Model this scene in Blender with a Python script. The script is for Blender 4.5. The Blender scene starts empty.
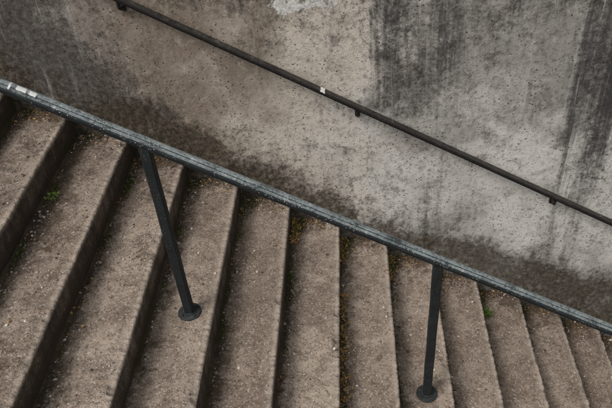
import bpy, math, random
import numpy as np
from mathutils import Matrix, Vector
random.seed(7); rng=np.random.default_rng(7)
D=3.16; CZ=4.844; RUN=.3; RISE=.1735; SL=.578
JT,JB=-12,12
def nose(j): return -.095+RUN*j
def tz(j): return CZ-2.762-RISE*j
ZG=tz(JB)
def stairline(x): return tz(0)-(x-nose(0))*SL
sc=bpy.context.scene
# ---------- numpy noise
def _h(i,j,s):
    n=(i.astype(np.int64)*374761393+j.astype(np.int64)*668265263+s*1442695041)&0xffffffff
    n=((n^(n>>13))*1274126177)&0xffffffff
    n=(n^(n>>16))&0xffffffff
    return n/4294967295.0
def vn(x,y,s=0):
    x=np.asarray(x,float)+1000;y=np.asarray(y,float)+1000
    i=np.floor(x);j=np.floor(y);fx=x-i;fy=y-j
    fx=fx*fx*(3-2*fx);fy=fy*fy*(3-2*fy)
    a=_h(i,j,s);b=_h(i+1,j,s);c=_h(i,j+1,s);d=_h(i+1,j+1,s)
    return (a*(1-fx)+b*fx)*(1-fy)+(c*(1-fx)+d*fx)*fy
def fbm(x,y,s=0,o=4,p=.55):
    r=0;a=.5;t=0
    for k in range(o):
        r=r+a*vn(x*2**k,y*2**k,s+k*17);t+=a;a*=p
    return r/t
def ss(a,b,x):
    t=np.clip((x-a)/(b-a),0,1);return t*t*(3-2*t)
def g(x,z,cx,cz,sx,sz): return np.exp(-((x-cx)/sx)**2-((z-cz)/sz)**2)
# ---------- mesh helpers
def mk(name,verts,faces,mats,parent=None,smooth=False,attrs=None):
    me=bpy.data.meshes.new(name)
    me.from_pydata([tuple(v) for v in verts],[],[tuple(int(q) for q in f) for f in faces])
    for m in mats: me.materials.append(m)
    if smooth: me.polygons.foreach_set('use_smooth',[True]*len(me.polygons))
    if attrs:
        for k,a in attrs.items():
            at=me.attributes.new(k,'FLOAT','POINT'); at.data.foreach_set('value',np.asarray(a,dtype=np.float32))
    me.update()
    ob=bpy.data.objects.new(name,me); sc.collection.objects.link(ob)
    if parent: ob.parent=parent
    return ob
def gridfaces(nu,nv,flip=False):
    i=np.arange((nu-1)*(nv-1));a=i//(nv-1);b=i%(nv-1);p=a*nv+b
    f=np.stack([p,p+nv,p+nv+1,p+1],1)
    return f[:,::-1] if flip else f
def empty(name):
    e=bpy.data.objects.new(name,None);sc.collection.objects.link(e);return e
# ---------- node helper
class N:
    def __init__(s,name):
        s.m=bpy.data.materials.new(name);s.m.use_nodes=True;s.t=s.m.node_tree
        s.b=s.t.nodes['Principled BSDF'];s.l=s.t.links
        s.tc=s.t.nodes.new('ShaderNodeTexCoord').outputs['Object']
    def put(s,sock,v):
        if isinstance(v,bpy.types.NodeSocket): s.l.new(v,sock)
        else: sock.default_value=v
    def map(s,scale,rot=(0,0,0)):
        n=s.t.nodes.new('ShaderNodeMapping');s.l.new(s.tc,n.inputs[0]);n.inputs['Scale'].default_value=scale;n.inputs['Rotation'].default_value=rot
        return n.outputs[0]
    def noise(s,scale,detail=6,rough=.6,vec=None,dist=0):
        n=s.t.nodes.new('ShaderNodeTexNoise');s.l.new(vec or s.tc,n.inputs['Vector'])
        n.inputs['Scale'].default_value=scale;n.inputs['Detail'].default_value=detail;n.inputs['Roughness'].default_value=rough;n.inputs['Distortion'].default_value=dist
        return n.outputs['Fac']
    def vor(s,scale,out='Distance',vec=None,rand=1):
        n=s.t.nodes.new('ShaderNodeTexVoronoi');s.l.new(vec or s.tc,n.inputs['Vector']);n.inputs['Scale'].default_value=scale;n.inputs['Randomness'].default_value=rand
        return n.outputs[out]
    def attr(s,name):
        n=s.t.nodes.new('ShaderNodeAttribute');n.attribute_name=name;return n.outputs['Fac']
    def r(s,v,a,b,c=0,d=1):
        n=s.t.nodes.new('ShaderNodeMapRange');n.interpolation_type='SMOOTHSTEP'
        s.put(n.inputs[0],v)
        for k,q in enumerate((a,b,c,d)): n.inputs[k+1].default_value=q
        return n.outputs[0]
    def m2(s,op,a,b=0):
        n=s.t.nodes.new('ShaderNodeMath');n.operation=op;s.put(n.inputs[0],a);s.put(n.inputs[1],b);return n.outputs[0]
    def mul(s,a,b): return s.m2('MULTIPLY',a,b)
    def add(s,a,b): return s.m2('ADD',a,b)
    def mix(s,f,a,b,bt='MIX'):
        n=s.t.nodes.new('ShaderNodeMix');n.data_type='RGBA';n.blend_type=bt
        s.put(n.inputs[0],f)
        for sk,v in ((n.inputs[6],a),(n.inputs[7],b)):
            if isinstance(v,tuple): sk.default_value=(*v,1)
            else: s.l.new(v,sk)
        return n.outputs[2]
    def bump(s,h,st,dist,prev=None):
        n=s.t.nodes.new('ShaderNodeBump');s.l.new(h,n.inputs['Height']);n.inputs['Strength'].default_value=st;n.inputs['Distance'].default_value=dist
        if prev: s.l.new(prev,n.inputs['Normal'])
        return n.outputs[0]
    def fin(s,col,rough=.9,norm=None,spec=.3):
        if isinstance(col,tuple): s.b.inputs['Base Color'].default_value=(*col,1)
        else: s.l.new(col,s.b.inputs['Base Color'])
        s.put(s.b.inputs['Roughness'],rough)
        if norm: s.l.new(norm,s.b.inputs['Normal'])
        s.b.inputs['Specular IOR Level'].default_value=spec
        return s.m
# ---------- WALL material
w=N('weathered_concrete')
fine=w.noise(34,6,.78); med=w.noise(7,8,.74,dist=.5)
grey=w.attr('grey')
c=w.mix(w.r(w.attr('tone'),.34,.62),(.25,.205,.163),(.53,.475,.405))
cg=w.mix(w.r(w.attr('tone'),.34,.62),(.30,.285,.26),(.62,.60,.555))
c=w.mix(grey,c,cg)
c=w.mix(w.mul(w.r(med,.49,.67),.55),c,(.17,.137,.11))
c=w.mix(w.mul(w.r(med,.30,.44,1,0),.45),c,(.64,.60,.54))
c=w.mix(w.mul(w.r(fine,.49,.66),.55),c,(.13,.105,.085))
c=w.mix(w.mul(w.r(fine,.33,.43,1,0),.35),c,(.64,.60,.54))
c=w.mix(w.mul(w.r(w.vor(70),.10,.2,1,0),w.mul(w.r(w.noise(4,4,.6),.50,.64),.5)),c,(.68,.65,.59))
c=w.mix(w.mul(w.r(w.noise(1,6,.7,vec=w.map((9,1,1.5)),dist=.8),.55,.72),w.m2('SUBTRACT',.6,w.mul(grey,.35))),c,(.18,.125,.082))
# rain-drawn grime plus frame-corner shade painted into the colour
vert=w.noise(1,7,.75,vec=w.map((13,1,2.2)),dist=.7)
gr=w.attr('grime_vignette')
gm=w.r(w.add(w.add(w.add(gr,w.mul(w.add(med,-.5),1.4)),w.mul(w.add(fine,-.5),1.1)),w.mul(w.add(vert,-.5),1.0)),.14,1.12)
c=w.mix(w.mul(gm,.86),c,w.mix(w.r(fine,.35,.6),(.108,.097,.086),(.038,.033,.029)))
# vertical streaks
st=w.noise(1,7,.72,vec=w.map((19,1,.9)),dist=.4)
sk=w.attr('streak')
f=w.r(w.add(w.add(w.add(sk,w.mul(w.add(st,-.5),2.4)),w.mul(w.add(fine,-.5),1.2)),w.mul(w.add(med,-.5),.9)),.30,1.35)
c=w.mix(w.mul(f,w.r(sk,.02,.5,0,.92)),c,(.042,.040,.039))
c=w.mix(w.mul(w.r(w.noise(1,5,.65,vec=w.map((22,1,.9)),dist=.35),.55,.74),w.mul(grey,.5)),c,(.66,.64,.60))
# pits
for sc_,lo,hi,am,col in ((42,.10,.25,.9,(.03,.024,.019)),(95,.14,.29,.8,(.05,.04,.033)),(17,.04,.11,.9,(.04,.028,.022))):
    d=w.vor(sc_)
    sel=w.r(w.noise(2.6+sc_*.05,5,.7),.43,.58)
    c=w.mix(w.mul(w.mul(w.r(d,lo,hi,1,0),sel),am),c,col)
# hairline cracks
cv=w.t.nodes.new('ShaderNodeTexVoronoi');cv.feature='DISTANCE_TO_EDGE';cv.inputs['Scale'].default_value=1.5
dm=w.t.nodes.new('ShaderNodeVectorMath');dm.operation='ADD';w.l.new(w.tc,dm.inputs[0])
nz=w.t.nodes.new('ShaderNodeTexNoise');nz.inputs['Scale'].default_value=3.5;nz.inputs['Detail'].default_value=5;w.l.new(w.tc,nz.inputs['Vector'])
sv_=w.t.nodes.new('ShaderNodeVectorMath');sv_.operation='SCALE';sv_.inputs['Scale'].default_value=.6;w.l.new(nz.outputs['Color'],sv_.inputs[0]);w.l.new(sv_.outputs[0],dm.inputs[1]);w.l.new(dm.outputs[0],cv.inputs['Vector'])
crk=w.mul(w.r(cv.outputs['Distance'],.001,.0045,1,0),w.r(med,.47,.56))
c=w.mix(w.mul(crk,.6),c,(.06,.045,.035))
# peeled white patch
c=w.mix(w.r(w.add(w.attr('patch'),w.mul(w.add(w.noise(16,7,.8),-.5),3.0)),.48,.6),c,w.mix(w.r(fine,.35,.65),(.68,.67,.64),(.38,.37,.35)))
# moss / soil at base
mo=w.attr('moss')
mf=w.r(w.add(w.add(mo,w.mul(w.add(med,-.5),1.8)),w.mul(w.add(fine,-.5),1.4)),.18,1.15)
c=w.mix(w.mul(mf,.88),c,w.mix(w.r(w.noise(8,6,.7),.48,.68),w.mix(w.r(fine,.38,.58),(.100,.078,.056),(.034,.026,.019)),w.mix(w.r(fine,.38,.58),(.088,.080,.044),(.034,.031,.018))))
h=w.add(fine,w.mul(w.r(w.vor(42),.10,.26),.35))
nb=w.bump(h,.6,.010)
WALL=w.fin(c,.93,nb,.15)
# ---------- STEP material
s=N('step_concrete')
vc=s.vor(170,'Color'); sep=s.t.nodes.new('ShaderNodeSeparateColor');s.l.new(vc,sep.inputs[0])
big=s.noise(3.0,7,.72,dist=.5); f1=s.noise(50,6,.8); md=s.noise(11,7,.74,dist=.4)
c=s.mix(s.r(big,.37,.63),(.205,.158,.123),(.42,.345,.28))
c=s.mix(s.mul(s.r(md,.46,.64),.65),c,(.125,.096,.074))
tint=s.attr('tint')
c=s.mix(s.mul(tint,.6),c,(.185,.137,.106))
c=s.mix(s.r(sep.outputs[0],.80,.97,0,.6),c,(.54,.48,.41))
c=s.mix(s.r(sep.outputs[1],.75,.97,0,.6),c,(.06,.045,.034))
c=s.mix(s.r(f1,.52,.67,0,.8),c,(.075,.057,.044))
c=s.mix(s.r(f1,.32,.43,.45,0),c,(.50,.43,.36))
ed=s.attr('edge')
c=s.mix(s.mul(s.r(s.add(ed,s.mul(s.add(md,-.5),2.0)),.35,1.05),.55),c,(.52,.44,.365))
di=s.attr('dirt_shade')
df=s.r(s.add(s.add(di,s.mul(s.add(md,-.5),1.9)),s.mul(s.add(f1,-.5),1.6)),.22,1.0)
c=s.mix(s.mul(df,.88),c,s.mix(s.r(md,.4,.6),(.028,.020,.015),(.078,.056,.038)))
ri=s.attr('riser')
c=s.mix(s.mul(ri,s.r(s.noise(1,7,.75,vec=s.map((1,14,3))),.3,.65,.5,.95)),c,(.050,.038,.029))  # risers: stain plus the shade of their unlit side, put into the albedo
ms=s.attr('mossy')
c=s.mix(s.mul(s.r(s.add(ms,s.mul(s.add(s.noise(14,6,.7),-.5),1.4)),.5,.9),.8),c,(.045,.044,.018))
nb=s.bump(f1,.6,.008); nb=s.bump(s.vor(170),.5,.004,nb)
STEP=s.fin(c,.92,nb,.15)
# ---------- paint materials
def paint(name,base,worn_sheen,lich,amt,rust=(.09,.045,.025),rough=.42,top=.0):
    p=N(name)
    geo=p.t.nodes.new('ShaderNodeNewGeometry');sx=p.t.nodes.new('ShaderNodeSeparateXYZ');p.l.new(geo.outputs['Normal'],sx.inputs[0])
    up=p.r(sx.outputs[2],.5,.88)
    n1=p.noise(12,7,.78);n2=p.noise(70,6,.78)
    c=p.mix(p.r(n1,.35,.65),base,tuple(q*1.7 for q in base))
    if top: c=p.mix(p.mul(up,p.r(n1,.36,.54,.15*top,top)),c,worn_sheen)  # up-facing faces paler: wear plus sky sheen put into the colour
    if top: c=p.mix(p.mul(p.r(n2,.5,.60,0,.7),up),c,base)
    c=p.mix(p.r(n2,.58,.68,0,.8),c,rust)
    sp=p.mul(p.r(p.vor(120),.15,.32,1,0),p.r(p.noise(9,5,.7),.46,.58))
    c=p.mix(p.mul(sp,amt),c,lich)
    ch=p.mul(p.r(p.noise(26,7,.8),.57,.62),amt)
    c=p.mix(p.mul(ch,p.r(up,0,1,.12,.9)),c,lich)
    mkf=p.r(p.add(p.attr('mark'),p.mul(p.add(n2,-.5),2.6)),.5,.7)
    c=p.mix(mkf,c,(.72,.72,.69))
    nb=p.bump(n2,.4,.0028)
    return p.fin(c,p.r(n1,.3,.7,rough,rough+.3),nb,.4)
RAIL=paint('grey_rail_paint',(.012,.016,.017),(.27,.31,.31),(.50,.52,.49),.85,rust=(.02,.02,.018),top=1.0,rough=.48)
POST=paint('dark_post_paint',(.006,.008,.0085),(.05,.055,.055),(.25,.26,.24),.25,rust=(.022,.018,.014),top=.5,rough=.6)
WRAIL=paint('black_wall_rail_paint',(.007,.006,.0055),(.070,.062,.053),(.25,.22,.19),.4,rust=(.045,.028,.018),top=.55,rough=.6)
# ---------- WALL mesh
WT=5.85
xs=np.concatenate([np.arange(-9,-2.6,.08),np.arange(-2.6,3.0,.0115),np.arange(3.0,10.01,.08)])
zs=np.concatenate([np.arange(-.3,.6,.06),np.arange(.6,4.7,.0115),np.arange(4.7,WT+.001,.05)])
X,Z=np.meshgrid(xs,zs,indexing='ij')
hh=Z-stairline(X)
Y=-.008*fbm(X*1.1,Z*1.1,3,3)-.002*fbm(X*22,Z*22,5,3)+.006
Y=Y-.03*np.clip(1-hh/.12,0,1)*fbm(X*7,Z*7,31,4)
rag=fbm(X*1.9,Z*1.9,11,7,.62)-.5
rag2=fbm(X*5.2+9,Z*1.0,12,6,.62)-.5
tone=fbm(X*1.6+3,Z*1.5,14,7,.62)+.20*g(X,Z,1.1,2.35,.7,.5)+.16*g(X,Z,-.1,3.3,.25,.25)+.13*g(X,Z,.35,2.2,.4,.3)+.10*g(X,Z,-.6,2.95,.5,.3)-.06
wallrail=3.0-SL*(X-.0436)
above=ss(-.10,.25,Z-wallrail+rag*.5)
grime_vignette=1.15*ss(-.9,-1.8,X+rag*1.2+.15*(Z-3.6))  # left end darker: stain plus corner shade put into the colour
grime_vignette+=.72*above*ss(.5,-.3,X)+.22*above
grime_vignette+=.45*g(X,Z,.42,3.30,.32,.35)+.42*g(X,Z,.18,2.92,.22,.13)
grime_vignette+=.40*ss(3.3,3.75,Z+rag*.4)*ss(-.6,.1,X)  # top-of-frame shade painted in as darker wall colour
grime_vignette+=.5*ss(.70,.1,hh)*ss(.3,-1.1,X)+.35*g(X,Z,-.55,2.35,.45,.18)+.18*g(X,Z,.55,1.85,.4,.12)
grime_vignette+=.45*g(X,Z,1.75,2.3,.25,.9)+.35*g(X,Z,1.6,3.1,.4,.4)
grime_vignette+=.20*ss(.4,.05,hh)+.04
grime_vignette-=.25*g(X,Z,-.7,2.95,.40,.25)+.25*g(X,Z,-.05,3.3,.2,.2)+.3*g(X,Z,1.05,2.4,.5,.4)
grime_vignette=np.clip(grime_vignette+rag*1.3+rag2*.9,0,1.25)
wx=X+.03*(fbm(Z*2,X*3,19,3)-.5)
streak=.85*g(wx,Z,.20,3.4,.13,.65)+.75*g(wx,Z,.50,3.35,.16,.65)+.6*g(wx,Z,.82,3.5,.12,.6)+.9*g(wx,Z,1.20,3.1,.08,.65)+.95*g(wx,Z,1.45,3.0,.10,.8)+.85*g(wx,Z,1.70,2.8,.09,.8)
streak+=.45*g(wx,Z,-.35,3.6,.2,.3)+.5*g(wx,Z,.0,3.65,.15,.3)+.7*g(wx,Z,-1.35,3.75,.3,.4)+.6*g(wx,Z,-.75,3.7,.2,.35)+.4*g(wx,Z,-.95,3.2,.05,.4)
streak+=.6*ss(.5,.8,vn(X*8,Z*.3,23))*ss(.35,.7,vn(X*1.1,Z*1.1,24))*ss(-.6,.2,X)
xo=ss(2.0,2.4,np.abs(X)); streak=streak+xo*ss(.3,1.6,hh)*ss(.45,.7,vn(X*3,Z*.3,77))
grey=ss(-.45,.5,X+rag*1.2)
grey=np.maximum(grey,.7*ss(-1.0,-1.6,X))
moss=ss(.30,-.03,hh+rag*.5+rag2*.3-.26*ss(1.0,1.9,X)-.10*ss(.0,1.,X))
moss=np.clip(moss+.38*ss(.60,.05,hh),0,1.15)
patch=np.clip(.75*g(X,Z,-.325,3.50,.13,.06)+.55*g(X,Z,-.1,3.50,.16,.05),0,1)
V=np.stack([X.ravel(),Y.ravel(),Z.ravel()],1)
wall=empty('retaining_wall')
mk('wall_face',V,gridfaces(len(xs),len(zs)),[WALL],wall,True,
  dict(grime_vignette=grime_vignette.ravel(),streak=streak.ravel(),grey=grey.ravel(),moss=moss.ravel(),patch=patch.ravel(),tone=tone.ravel()))
def box(x0,x1,y0,y1,z0,z1):
    v=[(x,y,z) for x in(x0,x1) for y in(y0,y1) for z in(z0,z1)]
    f=[(0,1,3,2),(4,6,7,5),(0,4,5,1),(2,3,7,6),(0,2,6,4),(1,5,7,3)]
    return v,f
v,f=box(-9,10,.03,.4,-.3,WT-.002); mk('wall_core',v,f,[WALL],wall)
v,f=box(-9.02,10.02,-.05,.45,WT,WT+.09); cp=mk('coping',v,f,[WALL],wall)
bv=cp.modifiers.new('b','BEVEL');bv.width=.012;bv.segments=2
# ---------- STAIRS
YW=4.0
prof=[]
xt0=nose(JT)-RUN
prof.append((-9.0,tz(JT),0,0,0,JT,.5))
for q in np.linspace(-8,xt0-.1,14): prof.append((q,tz(JT),0,0,0,JT,.5))
for j in range(JT,JB):
    x0=nose(j-1)-.010 if j>JT else xt0; x1=nose(j); z=tz(j)
    for q in np.concatenate([[0,.008,.02,.04],np.arange(.06,x1-x0-.04,.02)]):
        dirt_shade=1.15*math.exp(-q/.022)+.30*math.exp(-q/.08) if j>JT else 0
        prof.append((x0+q,z+(.006*math.exp(-q/.012)),max(0,(q-.2)/.2),dirt_shade,0,j,q/.3))
    R=.012
    prof.append((x1-.028,z,.6,0,0,j,.92))
    for a in (0,30,60,90):
        aa=math.radians(a);prof.append((x1-R+R*math.sin(aa),z-R+R*math.cos(aa)-.0015,1 if a<80 else .6,0,0 if a<50 else .4,j,1))
    zn=tz(j+1)
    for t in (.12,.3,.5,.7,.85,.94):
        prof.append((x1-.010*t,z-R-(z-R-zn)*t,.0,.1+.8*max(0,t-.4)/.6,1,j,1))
prof.append((nose(JB-1)-.01,ZG-.05,0,0,1,JB,1))
P=np.array(prof);npf=len(P)
ys=np.concatenate([-np.arange(0,2.6,.0075),-np.arange(2.6,YW+.001,.05)])+.012
rep=lambda k:np.repeat(P[:,k][:,None],len(ys),1)
PX=rep(0);PZ=rep(1);YY=np.repeat(ys[None],npf,0).copy()
E=rep(2);DI=rep(3);RI=rep(4);J=rep(5);U=rep(6)
EE=np.clip((E-.5)*2,0,1)
n1=fbm(PX*7+J*3,YY*7,40,5)-.5
big_=np.clip(vn(YY*14+J*13.1,J*7.7,61)-.74,0,1)*fbm(YY*50,J,62,3)*.18
small=np.clip(fbm(YY*75+J*5,J*3.3,63,3)-.44,0,1)*.032
chip=(big_+small)*EE
PX=PX-chip*.9+.0035*(vn(YY*2.2+J*9,J*5.,21)-.5)*np.maximum(EE,RI)*2
PZ=PZ-chip*.7+.004*n1*(1-RI)+.003*(fbm(PX*45,YY*45,44,2)-.5)*(1-RI)
PX=PX+RI*.006*(fbm(YY*18+J,PZ*18,48,3)-.5)
PZ=PZ-.004*np.exp(-((YY+1.9)/.6)**2)*E
nearw=np.exp(-np.abs(YY)/.07)
blot=fbm(PX*4+J,YY*1.6,71,6,.65)-.5
dirt_shade=np.clip(DI*(.6+1.3*vn(YY*2.5+J*4,J,72))+.9*nearw+.35*np.exp(-np.abs(YY)/.25)+1.3*blot*(1-RI)+.20*ss(-.7,-1.5,PX)+.20*ss(.7,1.5,PX)+.14*ss(-1.3,-1.8,YY)+.02,0,1.3)  # crease dirt plus frame-edge shade put in the colour at ends and near side
tn=np.array([random.Random(int(j)*3+1).random() for j in P[:,5]]);tint=np.repeat(tn[:,None],len(ys),1)
tint=np.clip(tint*.85+.4*ss(0,1.3,PX),0,1)
mossy=np.clip(1.0*DI*ss(.42,.7,vn(YY*4+J*11,J*3.1,91))+.75*np.exp(-np.abs(YY)/.12),0,1)
stairs=empty('concrete_staircase')
SV=np.stack([PX.ravel(),YY.ravel(),PZ.ravel()],1)
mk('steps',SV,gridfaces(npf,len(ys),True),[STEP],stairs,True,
  dict(edge=E.ravel(),dirt_shade=dirt_shade.ravel(),riser=RI.ravel(),tint=tint.ravel(),mossy=mossy.ravel()))
pv=[(p[0],-YW+.012,p[1]) for p in prof]; n=len(pv)
sv=pv+[(p[0],-YW+.012,-.3) for p in prof]
mk('side_face',sv,[(i,i+1,n+i+1,n+i) for i in range(n-1)],[STEP],stairs)
# ---------- ground, upper bank
gn=N('asphalt_mat');cc=gn.mix(gn.r(gn.noise(3,8,.6),.3,.7),(.05,.048,.045),(.09,.085,.078));cc=gn.mix(gn.r(gn.vor(120),.1,.4,.4,0),cc,(.16,.15,.14))
GM=gn.fin(cc,.9,gn.bump(gn.noise(150,3,.6),.4,.004))
mk('ground',[(-600,-600,ZG-.004),(600,-600,ZG-.004),(600,600,ZG-.004),(-600,600,ZG-.004)],[(0,1,2,3)],[GM])
gg=N('grass_mat');cc=gg.mix(gg.r(gg.noise(6,8,.7),.3,.7),(.04,.06,.018),(.09,.11,.035));GR=gg.fin(cc,.95,gg.bump(gg.noise(60,6,.8),.8,.03))
bx=np.linspace(-9,10,90);by=np.linspace(.42,9,40);BX,BY=np.meshgrid(bx,by,indexing='ij')
BZ=WT-.1+.3*fbm(BX*.5,BY*.5,5,4)*ss(.4,3,BY)
mk('grass_bank',np.stack([BX.ravel(),BY.ravel(),BZ.ravel()],1),gridfaces(90,40),[GR],None,True)
# ---------- RAILS
ca=1/math.sqrt(1+SL*SL);sa=SL*ca
def sweep(name,prof,x0,x1,zf,yc,mat,parent,seg=.008,smooth=False,wob=.0012,marks=()):
    m=int((x1-x0)/seg)+1;xx=np.linspace(x0,x1,m);k=len(prof);V=[];M=[]
    W=[ (fbm(xx*3.,np.full(m,a*30+b*20),4,5,.6)-.5)*2*wob for (a,b) in prof]
    for i,x in enumerate(xx):
        for q,(a,b) in enumerate(prof):
            w1=W[q][i]
            V.append((x+b*sa,yc+a+w1,zf(x)+b*ca+w1))
            M.append(max([0]+[1.0 if abs(x-mx)<ml and lo<=a<=hi_ and b>0 else 0 for (mx,ml,lo,hi_) in marks]))
    F=[]
    for i in range(m-1):
        for q in range(k):
            r=(q+1)%k;F.append((i*k+q,(i+1)*k+q,(i+1)*k+r,i*k+r))
    F.append(tuple(range(k)));F.append(tuple((m-1)*k+q for q in reversed(range(k))))
    return mk(name,V,F,[mat],parent,smooth,dict(mark=M))
def rr(wd,b0,b1,ch):
    h=wd/2
    return [(-h+ch,b0),(h-ch,b0),(h,b0+ch),(h,b1-ch),(h-ch,b1),(-h+ch,b1),(-h,b1-ch),(-h,b0+ch)]
PY=-.34*D
zr=lambda x:3.409-SL*(x+.812)
handrail=empty('stair_handrail')
cap=[(-.020,.012),(.020,.012),(.027,.016),(.0285,.024),(.026,.031),(.020,.0345),(.014,.0355),(.012,.0385),(.006,.041),(-.006,.041),(-.012,.0385),(-.014,.0355),(-.020,.0345),(-.026,.031),(-.0285,.024),(-.027,.016)]
sweep('top_rail',cap,-3.9,3.5,zr,PY,RAIL,handrail,marks=((-1.235,.016,-.013,.013),(-1.195,.009,-.013,.007),(-1.268,.006,-.02,.02)))
sweep('under_bar',rr(.036,-.002,.0115,.002),-3.9,3.5,zr,PY,POST,handrail)
def tube(name,x,y,z0,z1,wd,mat,parent):
    h=wd/2;c=.004;pts=[(-h+c,-h),(h-c,-h),(h,-h+c),(h,h-c),(h-c,h),(-h+c,h),(-h,h-c),(-h,-h+c)]
    m=60;V=[]
    for i in range(m):
        t=i/(m-1)
        for(a,b) in pts:
            V.append((x+a+.0006*math.sin(t*20),y+b,z0+(z1-SL*a-z0)*t))
    F=[(i*8+q,i*8+(q+1)%8,(i+1)*8+(q+1)%8,(i+1)*8+q) for i in range(m-1) for q in range(8)]
    F.append(tuple(reversed(range(8))));F.append(tuple((m-1)*8+q for q in range(8)))
    return mk(name,V,F,[mat],parent,False,dict(mark=[0]*len(V)))
def lathe(name,cx,cy,cz,pr,mat,parent,seg=40,smooth=False):
    V=[];F=[];k=len(pr)
    for i in range(seg):
        a=2*math.pi*i/seg
        for(r,z) in pr: V.append((cx+r*math.cos(a),cy+r*math.sin(a),cz+z))
    for i in range(seg):
        q=(i+1)%seg
        for b in range(k-1): F.append((i*k+b,q*k+b,q*k+b+1,i*k+b+1))
    return mk(name,V,F,[mat],parent,smooth,dict(mark=[0]*len(V)))
def tread_at(x):
    j=math.ceil((x-nose(0))/RUN);return tz(j)
n_=0
for k in range(-2,4):
    px=-.812+1.175*k
    n_+=1; zb=tread_at(px)
    tube('post_%d'%n_,px,PY,zb-.01,zr(px)+.001,.042,POST,handrail)
    lathe('flange_%d'%n_,px,PY,zb+.0005,[(.0565,-.006),(.0565,.005),(.053,.008),(.034,.009),(.032,.014),(.001,.014)],POST,handrail)
    for q in range(4):
        a=math.pi/4+q*math.pi/2
        lathe('bolt_%d_%d'%(n_,q+1),px+.043*math.cos(a),PY+.043*math.sin(a),zb+.008,[(.007,0),(.007,.005),(.004,.008),(0,.008)],POST,handrail,6)
# wall handrail
zw=lambda x:2.930-SL*(x-.0436)
wr=empty('wall_handrail');WY=-.066
sweep('rail_bar',rr(.044,-.009,.005,.0025),-3.9,3.5,zw,WY,WRAIL,wr,marks=((-.155,.014,-.03,.03),))
sweep('rail_web',rr(.014,-.028,-.0095,.002),-3.9,3.5,zw,WY+.006,WRAIL,wr)
def arm(name,pts,r,mat,parent):
    V=[];F=[];k=10
    for i,p in enumerate(pts):
        a=Vector(pts[max(0,i-1)]);b=Vector(pts[min(len(pts)-1,i+1)]);d=(b-a).normalized();u=Vector((1,0,0));v=d.cross(u).normalized()
        for q in range(k):
            t=2*math.pi*q/k;V.append(Vector(p)+u*math.cos(t)*r+v*math.sin(t)*r)
    for i in range(len(pts)-1):
        for q in range(k): F.append((i*k+q,i*k+(q+1)%k,(i+1)*k+(q+1)%k,(i+1)*k+q))
    F.append(tuple(range(k)));F.append(tuple((len(pts)-1)*k+q for q in reversed(range(k))))
    mk(name,V,F,[mat],parent,True,dict(mark=[0]*len(V)))
for n2,k in enumerate(range(-3,3)):
    bx_=.030+1.175*k; zz=zw(bx_)-.024
    pts=[(bx_,WY+.006,zz+.004),(bx_,WY+.006,zz-.03)]
    for t in range(1,7):
        a=t/6*math.pi/2;pts.append((bx_,WY+.006+.02*(1-math.cos(a)),zz-.03-.02*math.sin(a)))
    pts.append((bx_,.02,zz-.05))
    arm('bracket_%d'%(n2+1),pts,.008,WRAIL,wr)
    v,f=box(bx_-.014,bx_+.014,-.010,.01,zz-.078,zz-.022)
    ob=mk('wall_plate_%d'%(n2+1),v,f,[WRAIL],wr,False,dict(mark=[0]*8));b=ob.modifiers.new('b','BEVEL');b.width=.003
# ---------- GRAVEL
import bmesh
bm=bmesh.new();bmesh.ops.create_icosphere(bm,subdivisions=1,radius=1);iv=np.array([v.co[:] for v in bm.verts]);bm.verts.ensure_lookup_table();fi=np.array([[v.index for v in f.verts] for f in bm.faces]);bm.free()
def grav():
    j=random.randint(-7,8);x0=nose(j-1);u=random.random()
    if random.random()<.35: u=abs(random.gauss(0,.13))
    if u>.95: return None
    x=x0+.004+u*(RUN-.015);y=-random.random()*2.7
    if random.random()<.12: y=-abs(random.gauss(0,.12))
    d=float(fbm(np.array(x*2.6+j),np.array(y*2.6),120,3))
    pr=ss(.38,.70,d)+(.25 if u<.12 else .05)
    if x<-.3: pr*=1.6
    if random.random()>pr: return None
    return x,y,tz(j),j
pos=[]
while len(pos)<9500:
    q=grav()
    if q: pos.append(q)
V=[];F=[];T=[]
for i,(x,y,z,j) in enumerate(pos):
    r=min(.008,.0020+random.expovariate(1/.0014))
    if random.random()<.02:r=random.uniform(.006,.010)
    sc3=np.array([random.uniform(.7,1.4),random.uniform(.7,1.3),random.uniform(.45,.8)])*r
    a=random.random()*6.28;v=iv*(1+.45*(rng.random((len(iv),1))-.5))*sc3
    v=np.stack([v[:,0]*math.cos(a)-v[:,1]*math.sin(a)+x,v[:,0]*math.sin(a)+v[:,1]*math.cos(a)+y,v[:,2]+z+r*.4],1)
    F.append(fi+i*len(iv));V.append(v);T+= [random.random()]*len(iv)
gm_=N('gravel_mat');t=gm_.attr('rnd')
c=gm_.mix(gm_.r(t,0,.6),(.06,.045,.035),(.34,.28,.225));c=gm_.mix(gm_.r(t,.6,1),c,(.64,.59,.53))
GV=gm_.fin(c,.9)
mk('gravel',np.concatenate(V),np.concatenate(F),[GV],None,False,dict(rnd=T))
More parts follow.
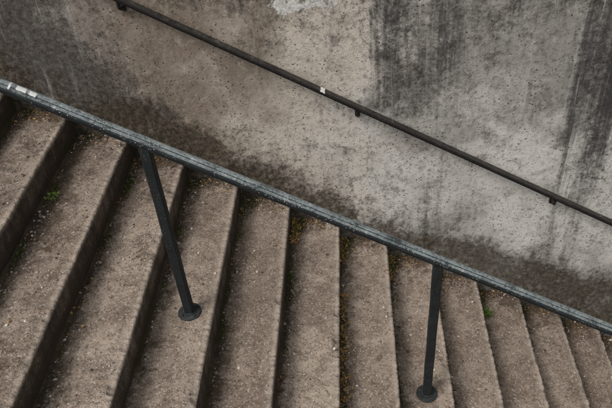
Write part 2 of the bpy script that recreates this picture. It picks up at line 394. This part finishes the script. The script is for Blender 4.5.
# ---------- LEAF LITTER
def leafmesh(name,plist,mat):
    V=[];F=[];T=[]
    for (x,y,z,L,wd,pitch,col) in plist:
        a=random.random()*6.28;d=Vector((math.cos(a)*math.cos(pitch),math.sin(a)*math.cos(pitch),math.sin(pitch)))
        sd=Vector((-math.sin(a),math.cos(a),random.uniform(-.5,.5))).normalized();up=d.cross(sd).normalized()
        b=len(V);o=Vector((x,y,z));cu=random.uniform(.05,.3)*L
        pts=[o,o+d*L*.3+sd*wd*.5+up*cu*.6,o+d*L*.3-sd*wd*.5+up*cu*.6,o+d*L*.35,o+d*L*.7+sd*wd*.42+up*cu,o+d*L*.7-sd*wd*.42+up*cu,o+d*L+up*cu*.3]
        V+=pts;F+=[(b,b+1,b+3),(b,b+3,b+2),(b+1,b+4,b+3),(b+3,b+5,b+2),(b+3,b+4,b+6),(b+3,b+6,b+5)];T+=[col]*7
    return mk(name,V,F,[mat],None,False,dict(rnd=T))
lm=N('leaf_litter_mat');t=lm.attr('rnd')
c=lm.mix(lm.r(t,0,.5),(.035,.022,.014),(.16,.095,.05));c=lm.mix(lm.r(t,.55,.9),c,(.50,.31,.10))
LM=lm.fin(c,.8)
pl=[]
for _ in range(7500):
    j=random.randint(-7,9);x0=nose(j-1)
    u=abs(random.gauss(0,.020)) if random.random()<.87 else random.random()*.28
    y=-random.random()*2.6
    if random.random()<.35: y=-abs(random.gauss(0,.07));u=random.random()*.26
    d=float(vn(np.array(y*3.3+j*7.),np.array(j*2.3),130))
    if y<-.2 and random.random()>ss(.3,.75,d): continue
    L=random.uniform(.006,.020)
    pl.append((x0+u,y,tz(j)+.002+random.random()*.006,L,L*random.uniform(.3,.6),random.uniform(-.05,.4),random.random()*.85))
for _ in range(1100):
    y=random.uniform(-1.65,-.5) if random.random()<.8 else -random.random()*.25
    j=random.choice([1,1,1,0,2]);u=abs(random.gauss(0,.024))
    L=random.uniform(.008,.022);pl.append((nose(j-1)+u,y if j==1 else -random.random()*.25,tz(j)+.003+random.random()*.008,L,L*.45,random.uniform(0,.5),random.uniform(.5,1)))
leafmesh('leaf_litter',pl,LM)
mm=N('moss_mat');t=mm.attr('rnd')
c=mm.mix(mm.r(t,0,.6),(.028,.032,.010),(.07,.085,.022));c=mm.mix(mm.r(t,.7,1),c,(.15,.24,.04))
MM=mm.fin(c,.85)
pl=[]
spots=[]
for j in range(-7,10):
    for q in range(7):
        spots.append((nose(j-1)+.006,-random.random()*1.9,tz(j),.03+random.random()*.06,random.randint(15,90),random.random()*.65))
    spots.append((nose(j-1)+.05,-.02,tz(j),.06,150,.25))
for (x,y,j,nn) in ((0,-.75,-5,120),(0,-.55,-4,90),(0,-.3,-3,80),(0,-1.0,-4,60),(0,-.12,0,200),(0,-.1,1,160),(0,-.35,-1,90),(0,-.12,2,160)):
    spots.append((nose(j-1)+.015,y,tz(j),.035,nn,.65))
for (x,y,z,rad,nn,cb) in spots:
    for _ in range(nn):
        xx=x+abs(random.gauss(0,min(.022,rad*.5)));yy=min(-.004,y+random.gauss(0,rad))
        L=random.uniform(.005,.014);pl.append((xx,yy,z+random.random()*.012,L,L*.5,random.uniform(.1,1.2),min(1,max(0,cb+random.uniform(-.3,.35)))))
leafmesh('moss',pl,MM)
pl=[]
for (j,y,nn,H) in ((4,-.24,70,.05),(-4,-.60,22,.03),(-5,-.85,22,.035)):
    for _ in range(nn):
        L=random.uniform(.012,.028);pl.append((nose(j-1)+.05+random.gauss(0,.014),y+random.gauss(0,.022),tz(j)+random.random()*H,L,L*.5,random.uniform(0,1.1),random.uniform(.8,1)))
leafmesh('weed_plant',pl,MM)
# ---------- CAMERA
f_=Vector((-.0734,.764,-.640)).normalized();r_=Vector((.997,.0395,-.067));r_=(r_-f_*r_.dot(f_)).normalized();u_=r_.cross(f_)
cam=bpy.data.cameras.new('camera');co=bpy.data.objects.new('camera',cam);sc.collection.objects.link(co)
M=Matrix((( r_.x,u_.x,-f_.x,0),(r_.y,u_.y,-f_.y,-D),(r_.z,u_.z,-f_.z,CZ),(0,0,0,1)));co.matrix_world=M
cam.lens=658/612*36;cam.sensor_width=36;cam.clip_end=3000;cam.clip_start=.05;sc.camera=co
# ---------- LIGHT
az=math.radians(222);el=math.radians(52)
sd=Vector((math.cos(az)*math.cos(el),math.sin(az)*math.cos(el),math.sin(el)))
sun=bpy.data.lights.new('sun','SUN');sun.energy=1.5;sun.angle=math.radians(18);sun.color=(1,.95,.89)
so=bpy.data.objects.new('sun',sun);sc.collection.objects.link(so);so.rotation_euler=sd.to_track_quat('Z','Y').to_euler();so.location=(0,-5,12)
wd=bpy.data.worlds.new('World');sc.world=wd;wd.use_nodes=True;nt=wd.node_tree
sky=nt.nodes.new('ShaderNodeTexSky');sky.sky_type='NISHITA';sky.sun_disc=False;sky.sun_elevation=el;sky.sun_rotation=math.pi/2-az;sky.dust_density=4
hs=nt.nodes.new('ShaderNodeHueSaturation');hs.inputs['Saturation'].default_value=.15
nt.links.new(sky.outputs[0],hs.inputs['Color']);nt.links.new(hs.outputs[0],nt.nodes['Background'].inputs[0]);nt.nodes['Background'].inputs[1].default_value=.15
sc.view_settings.view_transform='Standard';sc.view_settings.look='None';sc.view_settings.exposure=0
